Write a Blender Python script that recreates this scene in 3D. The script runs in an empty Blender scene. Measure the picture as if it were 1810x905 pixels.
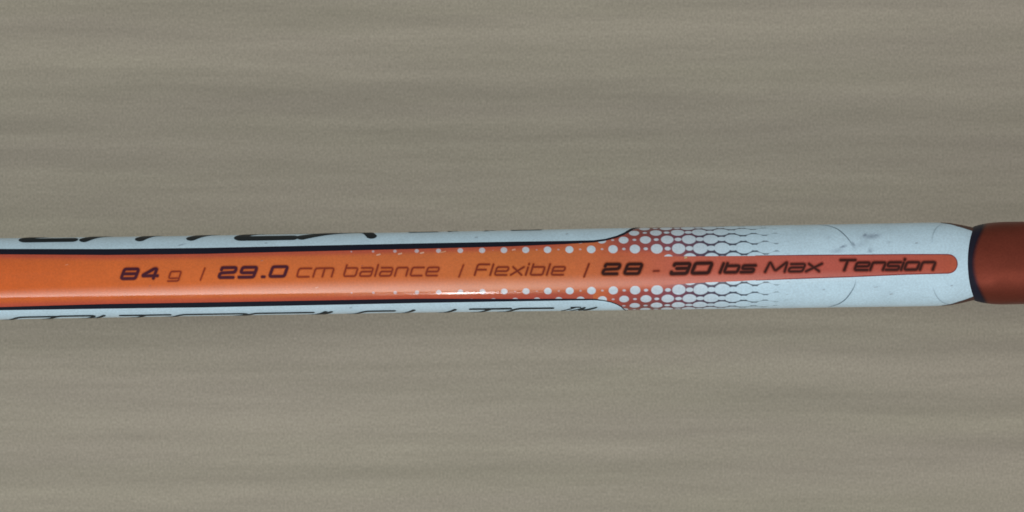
import bpy, math
import numpy as np
R = math.radians
scene = bpy.context.scene
C = scene.collection

# ------------------------------------------------------------------ units
S = 5.5e-5            # metres per print unit (the shaft is 145 units = 8 mm thick)
H = 0.016             # height of the shaft's axis above the tabletop
D = 0.30              # camera above the axis

# ------------------------------------------------------------------ camera, light, exposure
cam_d = bpy.data.cameras.new('camera')
cam = bpy.data.objects.new('camera', cam_d); C.objects.link(cam)
cam.location = (0, 0, H + D)
cam_d.sensor_width = 36.0
cam_d.lens = 36.0 * D / (1810 * S)
cam_d.clip_start = 0.01; cam_d.clip_end = 20
cam_d.dof.use_dof = True
cam_d.dof.focus_distance = D - 0.0035
cam_d.dof.aperture_fstop = 36.0
scene.camera = cam
scene.view_settings.view_transform = 'Standard'
scene.view_settings.look = 'None'
scene.view_settings.exposure = 0.0
scene.view_settings.gamma = 1.0
scene.render.engine = 'CYCLES'
scene.cycles.filter_width = 1.7

w = bpy.data.worlds.new('World'); scene.world = w; w.use_nodes = True
w.node_tree.nodes['Background'].inputs[0].default_value = (1.0, 0.985, 0.955, 1)
w.node_tree.nodes['Background'].inputs[1].default_value = 0.54

def area(name, loc, aim, sx, sy, energy, col, spread=180):
    l = bpy.data.lights.new(name, 'AREA'); l.shape = 'RECTANGLE'; l.size = sx; l.size_y = sy
    l.energy = energy; l.color = col; l.spread = R(spread)
    o = bpy.data.objects.new(name, l); C.objects.link(o)
    o.location = loc
    d = np.array(aim, float) - np.array(loc, float)
    from mathutils import Vector
    o.rotation_euler = Vector(d).to_track_quat('-Z', 'Y').to_euler()
    return o

# wide soft fill lamps, added left and right, clear of the shaft's reflections
area('fill_light', (-1.0, 0.05, 1.5), (-0.02, 0, 0), 0.9, 1.3, 6.0, (1.0, 0.985, 0.95))
area('fill_light', (1.7, 0.0, 1.5), (-0.02, 0, 0), 0.9, 1.3, 5.0, (1.0, 0.985, 0.95))
# window seen as the sheen along the lower side of the shaft: emission graded, brightest at its lower edge
def window(name, ang0, ang1, x0, x1, dist, energy, col, roll=0.0, power=2.0):
    a = R((ang0 + ang1) / 2); ln = 2 * dist * math.tan(R((ang1 - ang0) / 2))
    o = area(name, ((x0 + x1) / 2, -dist * math.sin(a), H + dist * math.cos(a)), ((x0 + x1) / 2, 0, H), x1 - x0, ln, energy, col)
    o.rotation_euler.rotate_axis('Z', R(roll))
    l = o.data; l.use_nodes = True; nt = l.node_tree; em = nt.nodes['Emission']
    ge = nt.nodes.new('ShaderNodeNewGeometry'); sp = nt.nodes.new('ShaderNodeSeparateXYZ')
    nt.links.new(ge.outputs['Parametric'], sp.inputs[0])
    def mth(op, p, q):
        n = nt.nodes.new('ShaderNodeMath'); n.operation = op; n.use_clamp = False
        for i, v in enumerate((p, q)):
            if isinstance(v, (int, float)): n.inputs[i].default_value = v
            else: nt.links.new(v, n.inputs[i])
        return n.outputs[0]
    up = mth('POWER', mth('SUBTRACT', 1.0, sp.outputs[1]), power)
    side = mth('POWER', mth('MULTIPLY', mth('MULTIPLY', sp.outputs[0], mth('SUBTRACT', 1.0, sp.outputs[0])), 4.0), 1.7)
    nt.links.new(mth('MULTIPLY', mth('MULTIPLY', up, side), 3.0), em.inputs['Strength'])
    return o
window('window_light', 8, 56.5, -0.145, 0.165, 0.6, 1.5, (1.0, 0.96, 0.93), -24, 1.7)
o = area('tube_lamp', (-0.0105, -0.62 * math.sin(R(63)), H + 0.62 * math.cos(R(63))), (-0.0105, 0, H), 0.009, 0.070, 0.10, (0.95, 0.98, 1.0))

# ------------------------------------------------------------------ helpers
def lin(c):
    return tuple(((v / 255) / 12.92 if v / 255 <= 0.04045 else ((v / 255 + 0.055) / 1.055) ** 2.4) for v in c)

def new_mat(name):
    m = bpy.data.materials.new(name); m.use_nodes = True
    nt = m.node_tree; b = nt.nodes['Principled BSDF']
    return m, nt, b

def paint_mat(name, rough=0.16, grain=0.05, spec=0.5, metallic=0.0, bump=0.0):
    """glossy print / lacquer; the colour of each bit of print is the mesh's own 'paint' attribute"""
    m, nt, b = new_mat(name)
    at = nt.nodes.new('ShaderNodeAttribute'); at.attribute_name = 'paint'
    tc = nt.nodes.new('ShaderNodeTexCoord')
    n1 = nt.nodes.new('ShaderNodeTexNoise'); n1.inputs['Scale'].default_value = 5200; n1.inputs['Detail'].default_value = 2
    n2 = nt.nodes.new('ShaderNodeTexNoise'); n2.inputs['Scale'].default_value = 420; n2.inputs['Detail'].default_value = 3
    nt.links.new(tc.outputs['Object'], n1.inputs['Vector']); nt.links.new(tc.outputs['Object'], n2.inputs['Vector'])
    r1 = nt.nodes.new('ShaderNodeMapRange'); r1.inputs[1].default_value = .25; r1.inputs[2].default_value = .75
    r1.inputs[3].default_value = 1 - grain * 1.6; r1.inputs[4].default_value = 1 + grain * 1.6
    r2 = nt.nodes.new('ShaderNodeMapRange'); r2.inputs[1].default_value = .3; r2.inputs[2].default_value = .7
    r2.inputs[3].default_value = 1 - grain * .8; r2.inputs[4].default_value = 1 + grain * .8
    nt.links.new(n1.outputs['Fac'], r1.inputs[0]); nt.links.new(n2.outputs['Fac'], r2.inputs[0])
    mu = nt.nodes.new('ShaderNodeMath'); mu.operation = 'MULTIPLY'
    nt.links.new(r1.outputs[0], mu.inputs[0]); nt.links.new(r2.outputs[0], mu.inputs[1])
    vm = nt.nodes.new('ShaderNodeVectorMath'); vm.operation = 'SCALE'
    nt.links.new(at.outputs['Color'], vm.inputs[0]); nt.links.new(mu.outputs[0], vm.inputs['Scale'])
    nt.links.new(vm.outputs[0], b.inputs['Base Color'])
    n3 = nt.nodes.new('ShaderNodeTexNoise'); n3.inputs['Scale'].default_value = 260; n3.inputs['Detail'].default_value = 5
    mp = nt.nodes.new('ShaderNodeMapping'); mp.inputs['Scale'].default_value = (.35, 1, 1)
    nt.links.new(tc.outputs['Object'], mp.inputs[0]); nt.links.new(mp.outputs[0], n3.inputs['Vector'])
    r3 = nt.nodes.new('ShaderNodeMapRange'); r3.inputs[1].default_value = .35; r3.inputs[2].default_value = .7
    r3.inputs[3].default_value = rough * .75; r3.inputs[4].default_value = rough * 1.7
    nt.links.new(n3.outputs['Fac'], r3.inputs[0]); nt.links.new(r3.outputs[0], b.inputs['Roughness'])
    b.inputs['Specular IOR Level'].default_value = spec
    b.inputs['Metallic'].default_value = metallic
    bp = nt.nodes.new('ShaderNodeBump'); bp.inputs['Strength'].default_value = 0.06; bp.inputs['Distance'].default_value = 0.00004
    nt.links.new(n2.outputs['Fac'], bp.inputs['Height']); nt.links.new(bp.outputs[0], b.inputs['Normal'])
    return m

M_GLOSS = paint_mat('lacquered_print', 0.09, 0.06, 0.5)
M_INK = paint_mat('printed_ink', 0.4, 0.05, 0.12)
M_COLLAR = paint_mat('satin_red_anodised', 0.38, 0.07, 0.5, 0.85)

ALPHA = math.atan2(26.0, 1660.0)
O_AXIS = np.array([(0 - 905) * S, (452.5 - 493) * S])
E = np.array([math.cos(ALPHA), math.sin(ALPHA)]); N = np.array([-E[1], E[0]])
UC = float(np.dot(-O_AXIS, E)) / S; DC = float(np.dot(-O_AXIS, N)) / S
_RU = [-900, 0, 120, 300, 740, 1050, 1430, 1640, 1656, 1680, 1700, 1722, 1800]
_RR = [72.5, 72.3, 71.6, 71.2, 71.2, 72.6, 73.6, 74.0, 73.8, 72.2, 68.6, 63.5, 60.0]
def rad(u): return np.interp(u, _RU, _RR)

def px2uw(px, py):
    """a spot on the photograph's plan of the shaft -> (length along shaft, arc round it)"""
    px = np.asarray(px, float); py = np.asarray(py, float)
    X = (px - 905) * S - O_AXIS[0]; Y = (452.5 - py) * S - O_AXIS[1]
    u0 = (X * E[0] + Y * E[1]) / S; d0 = (X * N[0] + Y * N[1]) / S
    u, d = u0, d0; Dp = D / S
    th = np.zeros_like(u0)
    for _ in range(8):
        r = rad(u); th = np.arcsin(np.clip(d / r, -0.995, 0.995)); z = r * np.cos(th)
        k = (Dp - z) / Dp
        u = UC + (u0 - UC) * k; d = DC + (d0 - DC) * k
    return u, rad(u) * th

def uw2xyz(u, wv, eps=0.0):
    u = np.asarray(u, float); wv = np.asarray(wv, float)
    r = rad(u); th = wv / r
    return np.stack([u * S, (r + eps) * np.sin(th) * S, (r + eps) * np.cos(th) * S], -1)

def make_obj(name, verts, faces, mat, parent=None, cols=None, smooth=True, loc=None, label=None):
    me = bpy.data.meshes.new(name)
    verts = np.asarray(verts, np.float32).reshape(-1, 3)
    if isinstance(faces, np.ndarray):
        nf, k = faces.shape
        me.vertices.add(len(verts)); me.vertices.foreach_set('co', verts.ravel())
        me.loops.add(nf * k); me.loops.foreach_set('vertex_index', faces.astype(np.int32).ravel())
        me.polygons.add(nf); me.polygons.foreach_set('loop_start', np.arange(0, nf * k, k, dtype=np.int32))
        me.update(calc_edges=True); me.validate()
    else:
        me.from_pydata([tuple(v) for v in verts], [], faces); me.update()
    if cols is not None:
        cols = np.asarray(cols, np.float32)
        if cols.ndim == 1: cols = np.tile(cols[:3], (len(verts), 1))
        a = me.color_attributes.new('paint', 'FLOAT_COLOR', 'POINT')
        a.data.foreach_set('color', np.concatenate([cols, np.ones((len(verts), 1), np.float32)], 1).astype(np.float32).ravel())
    me.polygons.foreach_set('use_smooth', np.full(len(me.polygons), smooth, bool))
    me.materials.append(mat)
    o = bpy.data.objects.new(name, me); C.objects.link(o)
    if parent is not None: o.parent = parent
    if loc is not None: o.location = loc
    if label: o['label'] = label
    return o

def grid_faces(nu, nw, keep=None):
    i = np.arange(nu - 1)[:, None] * nw + np.arange(nw - 1)[None, :]
    f = np.stack([i, i + nw, i + nw + 1, i + 1], -1)
    if keep is not None: f = f[keep]
    return f.reshape(-1, 4)

class Ink:
    """collects strokes laid on the shaft, in (u, w), and links them as ONE mesh"""
    def __init__(s): s.v = []; s.f = []; s.c = []; s.n = 0; s.k = 0
    def stroke(s, pts, width, col, eps=0.7, smooth=False, step=2.0, cap=True):
        p = np.asarray(pts, float); wd = np.broadcast_to(np.asarray(width, float), (len(p),)).copy()
        cc = np.asarray(col, float); cc = np.tile(cc, (len(p), 1)) if cc.ndim == 1 else cc
        if smooth and len(p) > 2:
            t = np.arange(len(p)); q = []; tt = np.linspace(0, len(p) - 1, (len(p) - 1) * 8 + 1)
            for x in tt:
                i = min(int(x), len(p) - 2); f = x - i
                p0, p1, p2, p3 = p[max(i - 1, 0)], p[i], p[i + 1], p[min(i + 2, len(p) - 1)]
                q.append(.5 * ((2 * p1) + (-p0 + p2) * f + (2 * p0 - 5 * p1 + 4 * p2 - p3) * f * f + (-p0 + 3 * p1 - 3 * p2 + p3) * f ** 3))
            wd = np.interp(tt, t, wd); cc = np.stack([np.interp(tt, t, cc[:, j]) for j in range(3)], 1); p = np.array(q)
        # resample
        seg = np.hypot(*np.diff(p, axis=0).T); L = np.concatenate([[0], np.cumsum(seg)])
        n = max(2, int(L[-1] / step) + 1)
        ts = np.unique(np.concatenate([np.linspace(0, L[-1], n), L]))
        wd = np.interp(ts, L, wd); cc = np.stack([np.interp(ts, L, cc[:, j]) for j in range(3)], 1)
        p = np.stack([np.interp(ts, L, p[:, 0]), np.interp(ts, L, p[:, 1])], 1)
        tg = np.gradient(p, axis=0); tg /= np.maximum(np.hypot(tg[:, 0], tg[:, 1])[:, None], 1e-9)
        if cap:
            p[0] -= tg[0] * wd[0] * .3; p[-1] += tg[-1] * wd[-1] * .3
        nr = np.stack([-tg[:, 1], tg[:, 0]], 1)
        rows = np.linspace(-.5, .5, 4)
        P = p[:, None, :] + nr[:, None, :] * rows[None, :, None] * wd[:, None, None]
        s.k += 1
        s.v.append(uw2xyz(P[..., 0], P[..., 1], eps + 0.02 * (s.k % 12)).reshape(-1, 3))
        s.c.append(np.repeat(cc, 4, 0))
        s.f.append(grid_faces(len(p), 4) + s.n); s.n += len(p) * 4
    def build(s, name, mat, parent, label=None):
        return make_obj(name, np.concatenate(s.v), np.concatenate(s.f), mat, parent, np.concatenate(s.c), label=label)

class Print:
    """union of strokes laid flat in a plane, cut out as one clean outline and wrapped on the shaft"""
    def __init__(s, mapper, cell): s.map = mapper; s.cell = cell; s.items = []
    def stroke(s, pts, thick, col, **k): s.items.append((np.asarray(pts, float), float(thick), np.asarray(col, float)))
    def build(s, name, mat, parent, label=None, eps=.6, bleed=1.0, under=None):
        groups = []                                   # strokes that touch share a patch
        for it in s.items:
            p = it[0]; m = it[1] / 2 + bleed + 1.5
            bb = [p[:, 0].min() - m, p[:, 1].min() - m, p[:, 0].max() + m, p[:, 1].max() + m]
            its = [it]; rest = []
            for g_, b_ in groups:
                if not (b_[0] > bb[2] or b_[2] < bb[0] or b_[1] > bb[3] or b_[3] < bb[1]):
                    its += g_; bb = [min(bb[0], b_[0]), min(bb[1], b_[1]), max(bb[2], b_[2]), max(bb[3], b_[3])]
                else: rest.append((g_, b_))
            groups = rest + [(its, bb)]
        AV, AF, AC, n0 = [], [], [], 0
        for its, bb in groups:
            xs = np.arange(bb[0], bb[2] + s.cell, s.cell); ys = np.arange(bb[1], bb[3] + s.cell, s.cell)
            X, Y = np.meshgrid(xs, ys, indexing='ij')
            d = np.full(X.shape, 1e9); c = np.zeros(X.shape + (3,))
            for p, th_, col in its:
                for (ax, ay), (bx, by) in zip(p[:-1], p[1:]):
                    vx, vy = bx - ax, by - ay; L2 = max(vx * vx + vy * vy, 1e-9)
                    t = np.clip(((X - ax) * vx + (Y - ay) * vy) / L2, 0, 1)
                    dd = np.hypot(X - ax - t * vx, Y - ay - t * vy) - th_ / 2
                    k = dd < d; d = np.where(k, dd, d); c[k] = col
            lim = bleed * .9
            q = d - lim
            ins = q < 0
            keep = ins[:-1, :-1] | ins[1:, :-1] | ins[:-1, 1:] | ins[1:, 1:]
            gx, gy = np.gradient(q, s.cell); gl = np.maximum(np.hypot(gx, gy), .3)
            mv = np.clip(q, 0, s.cell * 1.5)
            X2 = X - gx / gl * mv; Y2 = Y - gy / gl * mv
            if under is not None:
                t = np.clip((d + bleed) / (2 * bleed), 0, 1); t = t * t * (3 - 2 * t) * .85
                c = c + (under(X2, Y2) - c) * t[..., None]
            f = grid_faces(len(xs), len(ys), keep)
            used = np.unique(f); rm = np.zeros(X.size, np.int64); rm[used] = np.arange(len(used))
            u_, w_ = s.map(X2.ravel()[used], Y2.ravel()[used])
            AV.append(uw2xyz(u_, w_, eps)); AF.append(rm[f] + n0); AC.append(c.reshape(-1, 3)[used]); n0 += len(used)
        F = np.concatenate(AF); V = np.concatenate(AV)
        a, b_, c_ = V[F[0, 0]], V[F[0, 1]], V[F[0, 2]]
        if np.dot(np.cross(b_ - a, c_ - a), a * (0, 1, 1)) < 0: F = F[:, ::-1].copy()
        return make_obj(name, V, F, mat, parent, np.concatenate(AC), label=label)
same = lambda x, y: (x, y)

# ------------------------------------------------------------------ the tabletop
m, nt, b = new_mat('grey_beige_laminate')
tc = nt.nodes.new('ShaderNodeTexCoord')
def noise(scale, detail, sc, rough=.5, dist=0.0, rot=0.0):
    mp = nt.nodes.new('ShaderNodeMapping'); mp.inputs['Scale'].default_value = sc; mp.inputs['Rotation'].default_value = (0, 0, rot)
    n = nt.nodes.new('ShaderNodeTexNoise'); n.inputs['Scale'].default_value = scale; n.inputs['Detail'].default_value = detail
    n.inputs['Roughness'].default_value = rough; n.inputs['Distortion'].default_value = dist
    nt.links.new(tc.outputs['Object'], mp.inputs[0]); nt.links.new(mp.outputs[0], n.inputs['Vector'])
    return n.outputs['Fac']
def rng(x, a, bb, lo, hi):
    r = nt.nodes.new('ShaderNodeMapRange'); r.inputs[1].default_value = a; r.inputs[2].default_value = bb
    r.inputs[3].default_value = lo; r.inputs[4].default_value = hi; nt.links.new(x, r.inputs[0]); return r.outputs[0]
def mul(a, bb):
    n = nt.nodes.new('ShaderNodeMath'); n.operation = 'MULTIPLY'; nt.links.new(a, n.inputs[0]); nt.links.new(bb, n.inputs[1]); return n.outputs[0]
streak = rng(noise(1, 3, (15, 340, 1), .5, .15, R(-.8)), .33, .67, .91, 1.09)
fine = rng(noise(1, 3, (90, 1000, 1), .6, .15, R(-.6)), .3, .7, .955, 1.045)
speck = rng(noise(1, 2, (5200, 4200, 1), .7), .25, .75, .76, 1.24)
weave = rng(noise(1, 1, (7000, 1100, 1), .5), .3, .7, .96, 1.04)
val = mul(mul(streak, fine), mul(speck, weave))
tint = rng(noise(1, 3, (16, 150, 1), .5, .2), .35, .65, .1, .9)
mx = nt.nodes.new('ShaderNodeMix'); mx.data_type = 'RGBA'
mx.inputs[6].default_value = (*[v * 1.0 for v in (0.301, 0.276, 0.229)], 1)
mx.inputs[7].default_value = (*[v * 1.0 for v in (0.287, 0.271, 0.214)], 1)
nt.links.new(tint, mx.inputs[0])
sc_ = nt.nodes.new('ShaderNodeVectorMath'); sc_.operation = 'SCALE'
nt.links.new(mx.outputs[2], sc_.inputs[0]); nt.links.new(val, sc_.inputs['Scale'])
nt.links.new(sc_.outputs[0], b.inputs['Base Color'])
b.inputs['Roughness'].default_value = 0.55; b.inputs['Specular IOR Level'].default_value = 0.3
bp = nt.nodes.new('ShaderNodeBump'); bp.inputs['Strength'].default_value = .15; bp.inputs['Distance'].default_value = .00006
nt.links.new(speck, bp.inputs['Height']); nt.links.new(bp.outputs[0], b.inputs['Normal'])
TX, TY, TH = 0.7, 0.45, 0.025
vs = []; 
for z, ins in ((0, .002), (-.002, 0), (-TH + .002, 0), (-TH, .002)):
    for sx, sy in ((-1, -1), (1, -1), (1, 1), (-1, 1)):
        vs.append((sx * (TX - ins), sy * (TY - ins), z))
fs = [(0, 1, 2, 3), (15, 14, 13, 12)]
for k in range(3):
    for i in range(4):
        j = (i + 1) % 4; fs.append((k * 4 + i, k * 4 + 4 + i, k * 4 + 4 + j, k * 4 + j)[::1])
table = make_obj('tabletop', vs, fs, m, smooth=False)
table['kind'] = 'structure'

# ------------------------------------------------------------------ the racket
racket = bpy.data.objects.new('badminton_racket', None); C.objects.link(racket)
racket.location = (O_AXIS[0], O_AXIS[1], H); racket.rotation_euler = (0, 0, ALPHA)
racket.empty_display_size = 0.01
racket['label'] = 'white and orange badminton racket shaft with printed specifications lying across the grey table'
racket['category'] = 'racket'

WHITE = np.array((0.475, 0.66, 0.785))
NAVY = np.array((0.006, 0.008, 0.018))
DARK = np.array((0.03, 0.006, 0.012))
ss = lambda a, b_, x: (lambda t: t * t * (3 - 2 * t))(np.clip((x - a) / (b_ - a), 0, 1))
def lerp(a, b_, t): return a + (np.asarray(b_) - a) * t[..., None]

# shaft: the white lacquered tube
us = np.concatenate([np.arange(-900, 1620, 30.), np.arange(1620, 1802, 6.)]); nth = 257
th = np.linspace(-math.pi, math.pi, nth)
U, T = np.meshgrid(us, th, indexing='ij')
V = np.stack([U * S, rad(U) * np.sin(T) * S, rad(U) * np.cos(T) * S], -1)
shaft = make_obj('shaft', V, grid_faces(len(us), nth)[:, ::-1].copy(), M_GLOSS, racket, WHITE)

# ---- outline curves given as spots on the plan of the shaft (x, y of inner / outer edge)
upI = np.array([(-60, 449), (0, 449.8), (190, 451), (360, 449), (740, 440), (905, 435.6), (1000, 431.6), (1050, 428.8), (1070, 425.8), (1090, 420.5), (1103, 415.5), (1112, 410.8), (1119, 406.5)])
upO = np.array([(-60, 439.7), (0, 440.4), (190, 440.6), (360, 438.6), (740, 430.6), (905, 427.6), (1000, 426.2), (1050, 425), (1070, 422.6), (1090, 417.2), (1103, 411.6), (1111, 406.8), (1117, 403.6)])
loI = np.array([(-60, 542.5), (0, 542.5), (190, 537), (360, 534.4), (740, 527.6), (905, 528.0), (1000, 527.6), (1050, 527.8), (1066, 529.8), (1080, 533), (1090, 536.5), (1099, 541.0)])
loO = np.array([(-60, 548.6), (0, 548), (190, 545.2), (360, 543), (740, 535.2), (905, 532.3), (1000, 530.8), (1050, 530.2), (1066, 531.4), (1080, 534.4), (1090, 538.0), (1098, 542.4)])
def uwc(a): return np.stack(px2uw(a[:, 0], a[:, 1]), 1)
upI, upO, loI, loO = map(uwc, (upI, upO, loI, loO))
# tongue edges
tgU = uwc(np.array([(1040, 453), (1160, 453.3), (1300, 452.6), (1430, 451.6), (1510, 451), (1600, 450.2), (1700, 450.2)]))
tgL = uwc(np.array([(1040, 506), (1110, 505.5), (1170, 504), (1200, 502), (1250, 499), (1300, 497.3), (1340, 495), (1430, 491.3), (1510, 488.6), (1600, 484.6), (1700, 481.8)]))
fU = lambda u: np.interp(u, tgU[:, 0], tgU[:, 1]); fL = lambda u: np.interp(u, tgL[:, 0], tgL[:, 1])

# ---- dot lattice
PER = 38.55 * 0.9885
u0a, wA = map(float, px2uw(1122, 440)); _, wB = map(float, px2uw(1141, 424)); _, wC = map(float, px2uw(1120, 412))
u0l, lA = map(float, px2uw(1122.5, 513)); _, lB = map(float, px2uw(1143, 528.3))
dU = (wC - wA) / 2; dL = dU * 1.0
RBu = [560, 640, 740, 850, 1000, 1120, 1200, 1260, 1320, 1420]; RBr = [0, 1.8, 3.7, 5.3, 6.8, 8.7, 10.4, 10.8, 11.1, 12.2]
RSu = [840, 900, 1060, 1150, 1200, 1250, 1320, 1420]; RSr = [0, 0.9, 1.8, 2.9, 4.3, 5.0, 5.5, 7.1]
RNG = np.random.default_rng(5)
def dots(u, wv, up=True):
    """amount of white print (0..1) at (u, w)"""
    d = dU if up else dL
    wv = wv - np.clip((1122 - u) * .007, -1, 4)      # the print runs a hair askew of the tube
    a = (wv - wA) / d if up else (lA - wv) / d
    u0 = u0a if up else u0l
    out = np.zeros_like(u)
    rb = np.interp(u, RBu, RBr); rs = np.interp(u, RSu, RSr)
    el = np.interp(u, [1100, 1180, 1240, 1290, 1340, 1400], [1.0, 1.1, 1.22, 1.34, 1.55, 1.95])
    kk = np.round(a)
    for dk in (-1, 0, 1):
        k = kk + dk
        dw = (a - k) * d
        ph = (k % 2) * PER / 2
        du = (u - u0 - ph + PER / 2) % PER - PER / 2
        ds = (u - u0 - ph) % PER - PER / 2
        # the row nearest the tongue keeps only small clipped dots before 1150
        f = np.where(k < -.5, np.interp(u, [1080, 1100, 1150, 1180, 1215], [0, .35, .55, .9, 1.]), 1.0)
        f = np.where(k < -1.5, 0, f)
        dist = rb * f - np.hypot(du / el, dw)
        out = np.maximum(out, np.where(f > 0, ss(-.9, .9, dist), 0))
        dist = rs * f - np.hypot(ds / (el * 1.25), dw)
        out = np.maximum(out, np.where((f > 0) & (rs > .3), ss(-.9, .9, dist) * np.clip(rs / 3.0, .45, 1), 0))
    return out

OR_U = [-900, 0, 200, 500, 760, 900, 1050, 1200, 1420, 1600, 1700]
OR_C = np.array([(.57, .106, .012), (.57, .106, .012), (.57, .117, .016), (.57, .13, .023), (.53, .13, .030), (.52, .135, .026), (.50, .12, .034), (.47, .104, .062), (.42, .082, .058), (.39, .072, .046), (.41, .078, .034)])
def orange(u): return np.stack([np.interp(u, OR_U, OR_C[:, j]) for j in range(3)], -1)
DOTW = np.array((.51, .615, .71))

def panel_cols(U, W):
    c = orange(U)
    # a touch redder at the band's edges: lack of sheen there put into the colour
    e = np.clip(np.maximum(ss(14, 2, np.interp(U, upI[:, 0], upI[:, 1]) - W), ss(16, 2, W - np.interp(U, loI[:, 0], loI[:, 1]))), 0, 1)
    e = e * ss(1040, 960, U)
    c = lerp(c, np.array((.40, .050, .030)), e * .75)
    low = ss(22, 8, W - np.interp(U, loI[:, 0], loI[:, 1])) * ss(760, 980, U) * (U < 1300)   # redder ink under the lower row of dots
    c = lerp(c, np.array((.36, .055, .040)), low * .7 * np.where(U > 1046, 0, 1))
    t = np.where(W > 0, dots(U, W, True), dots(U, W, False))
    fade = np.interp(U, [640, 820, 1000], [.45, .72, 1.0])
    t = t * fade
    return lerp(c, DOTW, t * (U < 1050))

# orange panel with its long tongue to the right
uA = np.concatenate([np.arange(-900, 600, 12.), np.arange(600, 1049.5, .9), [1049.99], np.arange(1050, 1690, .9)])
nw = 120
top = np.where(uA < 1050, np.interp(uA, upI[:, 0], upI[:, 1]) + 2.0, 0)
bot = np.where(uA < 1050, np.interp(uA, loI[:, 0], loI[:, 1]) - 2.0, 0)
blend = uA >= 1050
top[blend] = fU(uA[blend]); bot[blend] = fL(uA[blend])
UEND = float(px2uw(1692, 467)[0])
uA = uA[uA < UEND - .2]; top = top[:len(uA)]; bot = bot[:len(uA)]
uA = np.append(uA, np.linspace(uA[-1] + .3, UEND, 8)); 
top = np.concatenate([top, fU(uA[len(top):])]); bot = np.concatenate([bot, fL(uA[len(bot):])])
rr = (top - bot) / 2; mid = (top + bot) / 2
xx = np.clip((uA - (UEND - rr)) / rr, 0, 1); sh = np.where(uA > UEND - 30, np.sqrt(np.clip(1 - np.abs(xx) ** 2.2, 0, 1)), 1)
top = mid + rr * sh; bot = mid - rr * sh
tt = np.linspace(0, 1, nw)
U = np.repeat(uA[:, None], nw, 1); W = bot[:, None] + (top - bot)[:, None] * tt[None, :]
kp_ = np.ones((len(uA) - 1, nw - 1), bool); kp_[np.argmin(np.abs(uA - 1049.99))] = False
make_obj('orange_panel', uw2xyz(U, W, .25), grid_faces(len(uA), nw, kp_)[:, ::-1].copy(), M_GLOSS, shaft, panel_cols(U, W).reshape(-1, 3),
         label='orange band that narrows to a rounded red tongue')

# dotted mesh print above and below the tongue
def mesh_print(up):
    u = np.arange(1046.0, 1420, .9)
    U = np.repeat(u[:, None], 190, 1)
    if up: W = fU(u)[:, None] + (150 - fU(u))[:, None] * np.linspace(0, 1, 190)[None, :]
    else:  W = fL(u)[:, None] + (-150 - fL(u))[:, None] * np.linspace(0, 1, 190)[None, :]
    bg = np.stack([np.interp(U, [1050, 1130, 1190, 1240, 1300], [.36, .30, .17, .06, .035]),
                   np.interp(U, [1050, 1130, 1190, 1240, 1300], [.052, .055, .048, .038, .052]),
                   np.interp(U, [1050, 1130, 1190, 1240, 1300], [.034, .045, .08, .075, .085])], -1)
    bg = lerp(orange(U), bg, ss(1046, 1112, U - np.clip(np.abs(W) - 45, 0, 40) * -.6))
    edge = np.clip((np.abs(W) - 50) / 40, 0, 1) * ss(1080, 1140, U)      # the mesh gets browner round the sides
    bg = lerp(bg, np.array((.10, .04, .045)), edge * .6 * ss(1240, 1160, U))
    near = ss(16, 4, W - fU(U)) if up else ss(14, 4, fL(U) - W)          # orange runs on into the mesh beside the tongue
    bg = lerp(bg, orange(U) * np.array((1, .95, .95)), near * ss(1230, 1150, U))
    t = dots(U, W, up)
    bg = lerp(bg, np.array((.16, .23, .29)), ss(1300, 1390, U) * .8)
    t = np.maximum(t, ss(1345, 1404, U + 8 * np.sin(W * 1.7)))
    c = lerp(bg, lerp(np.broadcast_to(DOTW, bg.shape), WHITE, ss(1180, 1330, U)), t)
    cu = np.concatenate([upI[-5:], ]) if up else loI[-6:]
    # keep what lies right of the black outline's curl
    if up:
        lim = np.interp(U, np.append(upI[:, 0], [upI[-1, 0] + 14, upI[-1, 0] + 24]), np.append(upI[:, 1] + 1.0, [112, 150]))
        lim = np.where(U > upI[-1, 0] + 24, 999, lim); keep = W < lim
    else:
        lim = np.interp(U, np.append(loI[:, 0], [loI[-1, 0] + 10, loI[-1, 0] + 22]), np.append(loI[:, 1] - 1.0, [-110, -150]))
        lim = np.where(U > loI[-1, 0] + 22, -999, lim); keep = W > lim
    k = keep[:-1, :-1] & keep[1:, 1:] & keep[1:, :-1] & keep[:-1, 1:]
    f = grid_faces(len(u), 190, k)
    make_obj('dot_print', uw2xyz(U, W, np.interp(U, [1046, 1395, 1419], [.21, .21, -.15])), f[:, ::-1].copy() if up else f, M_GLOSS, shaft, c.reshape(-1, 3),
             label='honeycomb of white dots on red fading out %s the tongue' % ('above' if up else 'below'))
mesh_print(True); mesh_print(False)

# black outlines
def outline(I, Oc, extra, up):
    n = 400
    a = np.stack([np.interp(np.linspace(0, 1, n), np.linspace(0, 1, len(I)), I[:, j]) for j in (0, 1)], 1)
    # resample both edges along u, then over the curl along arc
    I2 = np.vstack([I, extra[0]]); O2 = np.vstack([Oc, extra[1]])
    t = np.linspace(0, len(I2) - 1, (len(I2) - 1) * 30 + 1)
    A = np.stack([np.interp(t, np.arange(len(I2)), I2[:, j]) for j in (0, 1)], 1)
    B = np.stack([np.interp(t, np.arange(len(O2)), O2[:, j]) for j in (0, 1)], 1)
    tt = np.linspace(0, 1, 7)
    P = A[:, None] + (B - A)[:, None] * tt[None, :, None]
    f = grid_faces(len(t), 7)
    make_obj('outline_stripe', uw2xyz(P[..., 0], P[..., 1], .55), f[:, ::-1].copy() if up else f, M_INK, shaft, NAVY)
outline(np.vstack([[(-900, upI[0, 1])], upI]), np.vstack([[(-900, upO[0, 1])], upO]),
        ([(upI[-1, 0] + 12, 112), (upI[-1, 0] + 22, 150)], [(upI[-1, 0] + 9, 113), (upI[-1, 0] + 18, 150)]), True)
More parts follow.
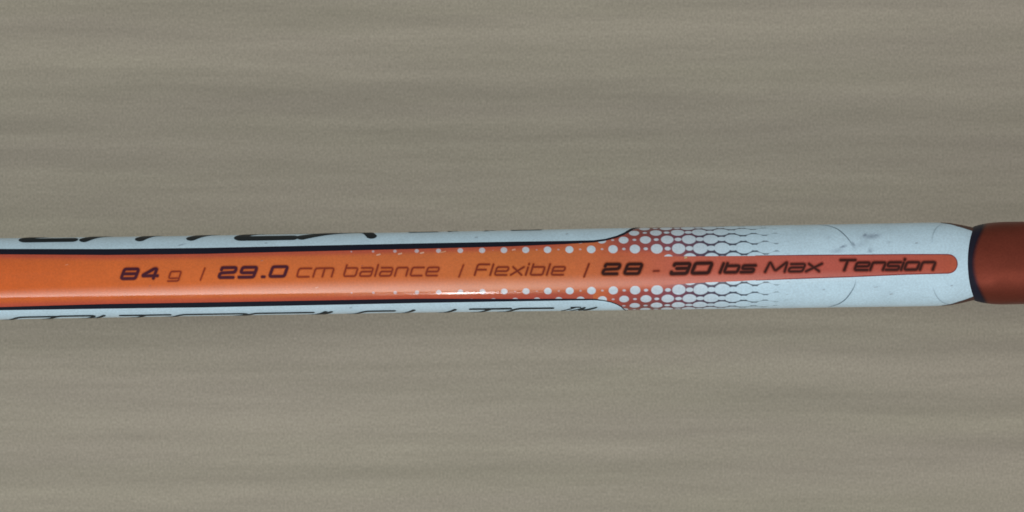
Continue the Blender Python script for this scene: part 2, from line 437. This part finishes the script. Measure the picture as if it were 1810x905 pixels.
outline(np.vstack([[(-900, loI[0, 1])], loI]), np.vstack([[(-900, loO[0, 1])], loO]),
        ([(loI[-1, 0] + 10, -110), (loI[-1, 0] + 20, -150)], [(loI[-1, 0] + 8, -110), (loI[-1, 0] + 18, -150)]), False)

# thin dark edge of the tongue
tk = Ink()
tc_ = np.array((.20, .035, .04))
g = np.append(np.arange(1330, UEND - 18, 10.), UEND - 15)
tk.stroke(np.stack([g, fU(g) + .3], 1), np.interp(g, [1330, 1420], [.6, 1.5]), tc_, eps=.5, cap=False)
tk.stroke(np.stack([g, fL(g) - .3], 1), np.interp(g, [1330, 1420], [.6, 1.5]), tc_, eps=.5, cap=False)
k = uA > UEND - 16
arc = np.vstack([np.stack([uA[k], top[k]], 1), np.stack([uA[k], bot[k]], 1)[::-1]])
tk.stroke(arc, 1.5, tc_, eps=.52, step=1.0, cap=False)
tk.build('tongue_outline', M_INK, shaft)

# ------------------------------------------------------------------ lettering (wide square italic stroke letters)
XH = .74
G = {  # glyph: (width / cap height, strokes); y in cap heights
 '8': (1.3, [[(0, 0), (1, 0), (1, 1), (0, 1), 'z'], [(0, .5), (1, .5)]]),
 '4': (1.3, [[(.80, 0), (.80, 1), (.62, 1), (0, .36), (0, .26), (1.02, .26)]]),
 '2': (1.3, [[(0, .78), (0, 1), (1, 1), (1, .52), (0, .46), (0, 0), (1, 0)]]),
 '9': (1.3, [[(0, 0), (1, 0), (1, 1), (0, 1), (0, .45), (1, .45)]]),
 '0': (1.4, [[(0, 0), (1, 0), (1, 1), (0, 1), 'z']]),
 '3': (1.3, [[(0, .85), (0, 1), (1, 1), (1, 0), (0, 0), (0, .15)], [(.25, .52), (1, .52)]]),
 '.': (.2, [[(0, .02), (1, .02)]]),
 '-': (.55, [[(0, .40), (1, .40)]]),
 'g': (1.2, [[(1, 0), (0, 0), (0, XH), (1, XH), (1, -.30), (0, -.30)]]),
 'c': (1.15, [[(1, XH), (0, XH), (0, 0), (1, 0)]]),
 'm': (1.75, [[(0, 0), (0, XH), (1, XH), (1, 0)], [(.5, XH), (.5, 0)]]),
 'b': (1.2, [[(0, 1), (0, 0), (1, 0), (1, XH), (0, XH)]]),
 'a': (1.15, [[(0, XH), (1, XH), (1, 0), (0, 0), (0, .40), (1, .40)]]),
 'l': (.02, [[(0, 0), (0, 1)]]),
 'n': (1.15, [[(0, 0), (0, XH), (1, XH), (1, 0)]]),
 'e': (1.15, [[(1, 0), (0, 0), (0, XH), (1, XH), (1, .36), (0, .36)]]),
 'F': (1.1, [[(0, 0), (0, 1), (1, 1)], [(0, .5), (.85, .5)]]),
 'x': (1.05, [[(0, 0), (1, XH)], [(0, XH), (1, 0)]]),
 'i': (.02, [[(0, 0), (0, XH * .95)], [(0, .97), (0, 1.04)]]),
 's': (1.1, [[(1, XH), (0, XH), (0, .37), (1, .37), (1, 0), (0, 0)]]),
 'o': (1.15, [[(0, 0), (1, 0), (1, XH), (0, XH), 'z']]),
 'M': (1.6, [[(0, 0), (.06, 1), (.5, .08), (.94, 1), (1, 0)]]),
 'T': (1.3, [[(0, 1), (1, 1)], [(.5, 1), (.5, 0)]]),
 'E': (1.1, [[(1, 1), (0, 1), (0, 0), (1, 0)], [(0, .5), (.9, .5)]]),
 'R': (1.2, [[(0, 0), (0, 1), (1, 1), (1, .5), (0, .5)], [(.9, .5), (1, 0)]]),
 'X': (1.2, [[(0, 0), (1, 1)], [(0, 1), (1, 0)]]),
 '/': (.05, [[(0, -.12), (0, 1.0)]]),
 'I': (.05, [[(0, 0), (0, 1)]]),
}
def rounded(pts, r):
    closed = pts[-1] == 'z'
    p = [np.array(q, float) for q in (pts[:-1] if closed else pts)]
    if closed:
        m0 = (p[0] + p[1]) / 2; p = [m0] + p[1:] + [p[0], m0]
    out = [p[0]]
    for a, b_, c in zip(p[:-2], p[1:-1], p[2:]):
        d1 = np.linalg.norm(a - b_); d2 = np.linalg.norm(c - b_); q = min(r, d1 * .48, d2 * .48)
        s_ = b_ + (a - b_) / d1 * q; e_ = b_ + (c - b_) / d2 * q
        for t in np.linspace(0, 1, 6): out.append((1 - t) ** 2 * s_ + 2 * t * (1 - t) * b_ + t * t * e_)
    out.append(p[-1]); return np.array(out)

def word(ink, text, x0, x1, y0, y1, cap, thick, col, shear=.33, gap=.42, eps=.7):
    """text set between x0 and x1 on a baseline from y0 to y1, in plan spots, then wrapped on the tube"""
    adv = []; x = 0
    for ch in text:
        adv.append(x); x += G[ch][0] * cap + gap * cap
    total = x - gap * cap + shear * cap * (1 if text[-1] not in 'acemnosx' else .74)
    k = (x1 - x0 - thick * .8) / max(total, 1)
    if len(text) == 1 and G[text][0] < .3: k = 1
    for ch, a in zip(text, adv):
        for st in G[ch][1]:
            q = [s_ if s_ == 'z' else (s_[0] * G[ch][0] * cap, s_[1] * cap) for s_ in st]
            q = rounded(q, .20 * cap)
            px = x0 + thick * .4 + (a + q[:, 0] + shear * q[:, 1]) * k
            bl = y0 + (y1 - y0) * (px - x0) / max(x1 - x0, 1)
            ink.stroke(np.stack([px, bl - thick * .45 - q[:, 1] * (cap - thick * .9) / cap], 1), thick * .92, col)

PUR = np.array((.055, .010, .022)); BRN = np.array((.028, .007, .006)); THIN = np.array((.185, .026, .014))
def lettering(items, label):
    ink = Print(px2uw, .7)
    for it in items: word(ink, *it)
    ink.build('lettering', M_INK, shaft, label, bleed=1.9 if 'Max' in label else 1.3, under=lambda x, y: orange(px2uw(x, y)[0]))
lettering([('84', 211.5, 285, 495.5, 494.5, 22.5, 6.4, PUR, .33, .62), ('g', 297, 323, 493.5, 493, 19, 3.3, THIN)], 'printed weight 84 g')
lettering([('/', 354, 364, 494, 494, 21, 3.0, THIN)], 'thin printed slash after the weight')
lettering([('29', 384, 457, 493.5, 492.5, 23, 6.4, PUR, .33, .55), ('.', 461, 468, 492, 492, 20, 5.4, PUR), ('0', 474, 511, 491.5, 491, 22.5, 6.2, PUR),
           ('cm', 523, 592, 491, 490.2, 23, 3.4, THIN), ('balance', 606, 778, 489.8, 488.5, 22.5, 3.5, THIN)], 'printed balance point 29.0 cm balance')
lettering([('/', 811, 820, 488.2, 488.2, 21, 3.0, THIN)], 'thin printed slash before Flexible')
lettering([('Flexible', 837.5, 1001, 487.8, 487.2, 22, 3.6, THIN * .85)], 'printed word Flexible')
lettering([('/', 1032, 1042, 488, 488, 23, 3.6, THIN * .75)], 'thin printed slash after Flexible')
lettering([('28', 1062, 1138, 487.2, 486.6, 23, 7.0, BRN, .33, .68), ('-', 1152, 1169, 489, 488.6, 24, 3.2, np.array((.09, .010, .008))),
           ('30', 1183, 1262, 487.2, 485.5, 24, 7.6, BRN), ('lbs', 1270, 1338, 484.6, 483.6, 21.5, 6.8, BRN * 1.2, .33, .34),
           ('Max', 1350, 1455, 483, 481.6, 22.5, 5.6, BRN * 1.4, .33, .30), ('Tension', 1477, 1656, 480.2, 479, 23, 6.2, BRN * 1.3, .33, .26)], 'printed tension 28 - 30 lbs Max Tension')

# big dark italic letters printed round the sides of the tube, seen only by their feet / tops
SIDE = np.array((.012, .018, .022))
def side_letter(ink, ch, u0, width, w0, w1, thick, shear, col=SIDE, flip=False):
    h = abs(w1 - w0)
    for st in G[ch][1]:
        q = [s_ if s_ == 'z' else (s_[0] * width, s_[1] * h) for s_ in st]
        q = rounded(q, .12 * h)
        ink.stroke(np.stack([u0 + q[:, 0] + shear * q[:, 1], w0 + q[:, 1]], 1), thick, col)
def ubase(x, y): u_, w_ = px2uw(x, y); return float(u_), float(w_)
ink = Print(same, 1.2)
for ch, x, y, wd in (('E', 36, 426.2, 92), ('R', 149, 425.4, 98), ('T', 286, 423.8, 104), ('E', 417, 423.0, 100), ('X', 534, 421.0, 122)):
    u_, w_ = ubase(x, y); side_letter(ink, ch, u_, wd, w_ + 3, w_ + 95, 17, .95)
ink.build('side_lettering', M_INK, shaft, bleed=.8, label='dark slanted capitals running over the upper edge of the shaft')
ink = Print(same, 1.2)
for ch, x, wd in (('E', 722, 50), ('I', 794, 0), ('I', 858, 0), ('E', 903, 52)):
    u_, w_ = ubase(x, 412); side_letter(ink, ch, u_, wd, 103, 150, 5, .8)
ink.build('side_lettering', M_INK, shaft, bleed=.8, label='small thin capitals on the upper edge of the shaft')
ink = Print(same, 1.2)
for ch, x0, x1, y in (('E', 30, 104, 559.5), ('R', 98, 176, 557.8), ('I', 182, 206, 556.5), ('T', 212, 306, 556.6), ('R', 318, 445, 555), ('E', 446, 559, 552.8),
                      ('I', 574, 606, 549.8), ('I', 584, 616, 549.8), ('E', 642, 703, 549), ('I', 730, 750, 547), ('I', 803, 822, 546.0), ('T', 831, 908, 545.0), ('E', 912, 983, 544.0)):
    u1, w1 = ubase(x0, y); w1 = max(w1, -102)
    side_letter(ink, ch, u1 - 66, max(x1 - x0 - 8, 0), w1 - 82, w1 - 3, 5.5, .85)
ink.build('side_lettering', M_INK, shaft, bleed=.8, label='dark slanted capitals running over the lower edge of the shaft')
ink = Print(same, 1.2)
for ch, x, wd in (('T', 1004, 15), ('M', 1027, 24)):
    u1, w1 = ubase(x, 542.2); side_letter(ink, ch, u1 - 18, wd, w1 - 22, w1 - 2, 2.6, 1.2)
ink.build('trademark', M_INK, shaft, bleed=.8, label='tiny printed TM on the lower edge of the shaft')

# ------------------------------------------------------------------ film edges and scuffs on the white end
fe = Ink()
def film(pts, wd, k):
    p = np.array(pts, float); cs = np.stack([lerp(WHITE, np.array((.13, .20, .26)), np.array(kk)) for kk in k])
    fe.stroke(np.stack(px2uw(p[:, 0], p[:, 1]), 1), wd, cs, eps=.35, smooth=True, step=1.0, cap=False)
film([(1446, 396.6), (1462, 399), (1477, 403.5), (1488, 411), (1498, 421), (1506, 432), (1511, 441)], [2, 2, 2.4, 2.4, 2.2, 2, 1.5], [.4, .75, .9, .95, .8, .6, .1])
film([(1513, 494), (1510, 506), (1503, 518), (1494, 529), (1482, 537), (1464, 542.5)], [1.6, 2, 2.2, 2.4, 2.4, 2.2], [.1, .6, .85, .95, .95, .7])
film([(1664, 397), (1656, 402), (1651, 410), (1648, 420), (1648, 430)], [2, 2.2, 2.2, 2.2, 2], [.2, .35, .35, .25, 0])
film([(1649, 508), (1653, 519), (1659, 528), (1667, 534.5), (1676, 537.5)], [1.5, 2, 2, 2.2, 2], [.1, .4, .45, .4, .3])
fe.build('film_edge', M_GLOSS, shaft, 'rounded edges of clear film on the white end')
def scuffs(x0, x1, y0, y1, spots, name):
    n, k = 130, 70
    px, py = np.meshgrid(np.linspace(x0, x1, n), np.linspace(y0, y1, k), indexing='ij')
    t = np.zeros_like(px)
    for cx, cy, ax, ay, rot, s_ in spots:
        c_, sn = math.cos(R(rot)), math.sin(R(rot)); dx = px - cx; dy = py - cy
        q = ((dx * c_ + dy * sn) / ax) ** 2 + ((-dx * sn + dy * c_) / ay) ** 2
        q = q * (1 + .35 * np.sin(px * .9 + cy) * np.sin(py * 1.1 + cx))
        t = np.maximum(t, min(1.25 * s_, .9) * np.exp(-q * 1.2))
    edge = np.minimum.reduce([(px - x0) / 8, (x1 - px) / 8, (py - y0) / 3, (y1 - py) / 3]); t *= np.clip(edge, 0, 1)
    u_, w_ = px2uw(px, py)
    make_obj(name, uw2xyz(u_, w_, -.15 + .3 * np.clip(edge, 0, 1)), grid_faces(n, k), M_GLOSS, shaft, lerp(np.broadcast_to(WHITE, px.shape + (3,)), np.array((.16, .22, .31)), t).reshape(-1, 3))
scuffs(1440, 1580, 402, 449, [(1540, 418, 16, 4.5, -4, .55), (1529, 416, 5, 3, -20, .7), (1549, 415.6, 5, 1.4, 0, .8), (1490, 436, 7, 2.2, -18, .7), (1480, 444, 13, 5, -10, .35),
                              (1538, 444, 4, 5, 20, .45), (1508, 432, 6, 3.5, 50, .6), (1571, 428, 4, 2.5, 0, .25), (1465, 420, 6, 4, 0, .15), (1520, 432, 16, 5, -25, .2)], 'scuff_mark')
scuffs(300, 350, 421, 438, [(320, 433, 7, 1.2, -14, .6), (309, 436, 5, 1.2, 0, .3)], 'scuff_mark')

# tiny chips and misprinted flecks in the lacquer
fk = Print(px2uw, .5)
for x, y, l_, t_, c_ in ((669, 450.4, 5, 2.2, (.62, .36, .27)), (707, 448.8, 5, 2.2, (.62, .36, .27)), (746, 447.2, 5, 2.2, (.62, .36, .27)), (783, 445.6, 9, 1.2, (.58, .30, .18)),
                       (908, 441.6, 4, 2, (.60, .33, .27)), (1212, 455.5, 3, 2, (.5, .42, .2)), (463, 461, 3, 1.4, (.42, .16, .10)), (560, 508, 4, 1.2, (.66, .30, .18)),
                       (265, 505, 3, 1.2, (.40, .10, .04)), (118, 468, 4, 1.0, (.66, .25, .12)), (1398, 470, 3, 1.2, (.55, .2, .16)), (640, 470, 2, 1.6, (.38, .10, .05))):
    fk.stroke(np.array([(x - l_ / 2, y + l_ * .12), (x + l_ / 2, y - l_ * .12)]), t_, c_)
fo = fk.build('paint_fleck', M_GLOSS, shaft, bleed=.8, eps=.45, under=lambda x, y: orange(px2uw(x, y)[0])); fo['kind'] = 'stuff'
fk = Print(px2uw, .5)
for x, y, l_, t_ in ((470, 430, 3, 1.2), (842, 420, 4, 1.0), (1002, 414, 2.5, 1.4), (1575, 520, 4, 1.3), (1620, 430, 3, 1.5), (1456, 512, 3, 1.2), (1682, 505, 2.5, 1.5), (620, 544, 3, 1.2), (1548, 470 + 38, 6, .9)):
    fk.stroke(np.array([(x - l_ / 2, y), (x + l_ / 2, y - l_ * .2)]), t_, (.30, .38, .45))
fo = fk.build('paint_fleck', M_GLOSS, shaft, bleed=.8, eps=.45, under=lambda x, y: np.broadcast_to(WHITE, x.shape + (3,))); fo['kind'] = 'stuff'

# bare dark sides where the white end tapers into the collar
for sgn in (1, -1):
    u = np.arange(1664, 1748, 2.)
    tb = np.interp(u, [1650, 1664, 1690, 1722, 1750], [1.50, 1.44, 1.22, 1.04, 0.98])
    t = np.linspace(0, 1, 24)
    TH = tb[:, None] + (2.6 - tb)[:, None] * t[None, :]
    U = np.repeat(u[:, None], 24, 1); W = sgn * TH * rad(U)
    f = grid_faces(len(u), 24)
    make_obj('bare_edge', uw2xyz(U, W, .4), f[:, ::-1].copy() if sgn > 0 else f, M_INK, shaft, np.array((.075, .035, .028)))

# ------------------------------------------------------------------ dark red collar, its black rim, cone and grip
UR = float(px2uw(1707, 465)[0]) - 11
def lathe(prof, shift, cols, name, mat, label=None, nth=129):
    prof = np.array(prof, float); th = np.linspace(-math.pi, math.pi, nth)
    Uc = prof[:, 0][:, None] + np.array(shift)[:, None] * np.sin(th)[None, :] ** 2
    rr = np.repeat(prof[:, 1][:, None], nth, 1)
    V = np.stack([Uc * S, rr * np.sin(th) * S, rr * np.cos(th) * S], -1)
    cc = np.repeat(np.array(cols, float)[:, None, :], nth, 1).reshape(-1, 3)
    return make_obj(name, V, grid_faces(len(prof), nth)[:, ::-1].copy(), mat, racket, cc, label=label)
RED = np.array((.172, .037, .022)); RBL = np.array((.010, .010, .022))
ph = np.linspace(0, R(49), 18)
pr = [(UR + 14, 57.5), (UR + 3, 58.2), (UR + .8, 59.5)] + [(UR + 62 * (1 - math.cos(a)), 60 + 13 * math.sin(a)) for a in ph]
rim_c = [RBL] * len(pr)
rim = lathe(pr, [31] * len(pr), rim_c, 'rim', M_INK)
ph = np.linspace(R(49), R(90), 16)
pr = [(UR + 62 * (1 - math.cos(a)), 60 + 13 * math.sin(a)) for a in ph] + [(UR + x, 73) for x in (84, 125, 220, 400, 600)]
sh_ = [31] * 16 + [27, 16, 0, 0, 0]
cc = [RBL + (RED - RBL) * float(ss(-1, 9, np.array(p[0] - pr[0][0]))) for p in pr]
collar = lathe(pr, sh_, cc, 'collar', M_COLLAR)
rim.parent = collar
GR = H / S
pr = [(UR + 600, 73)] + [(UR + 600 + 500 * t, 73 + (GR * .92 - 73) * (3 * t * t - 2 * t ** 3)) for t in np.linspace(.05, 1, 20)]
lathe(pr, [0] * len(pr), [RED] * len(pr), 'grip_cone', M_COLLAR)
pr = [(UR + 1100, GR * .9), (UR + 1101, GR * .98)] + [(UR + 1105 + 40 * i + d_, GR * k_) for i in range(24) for d_, k_ in ((0, .992), (18, .9985), (34, .9985), (39, .985))] + [(UR + 2070, GR * .9), (UR + 2070, 1)]
lathe(pr, [0] * len(pr), [(.02, .02, .022)] * len(pr), 'grip', M_INK)
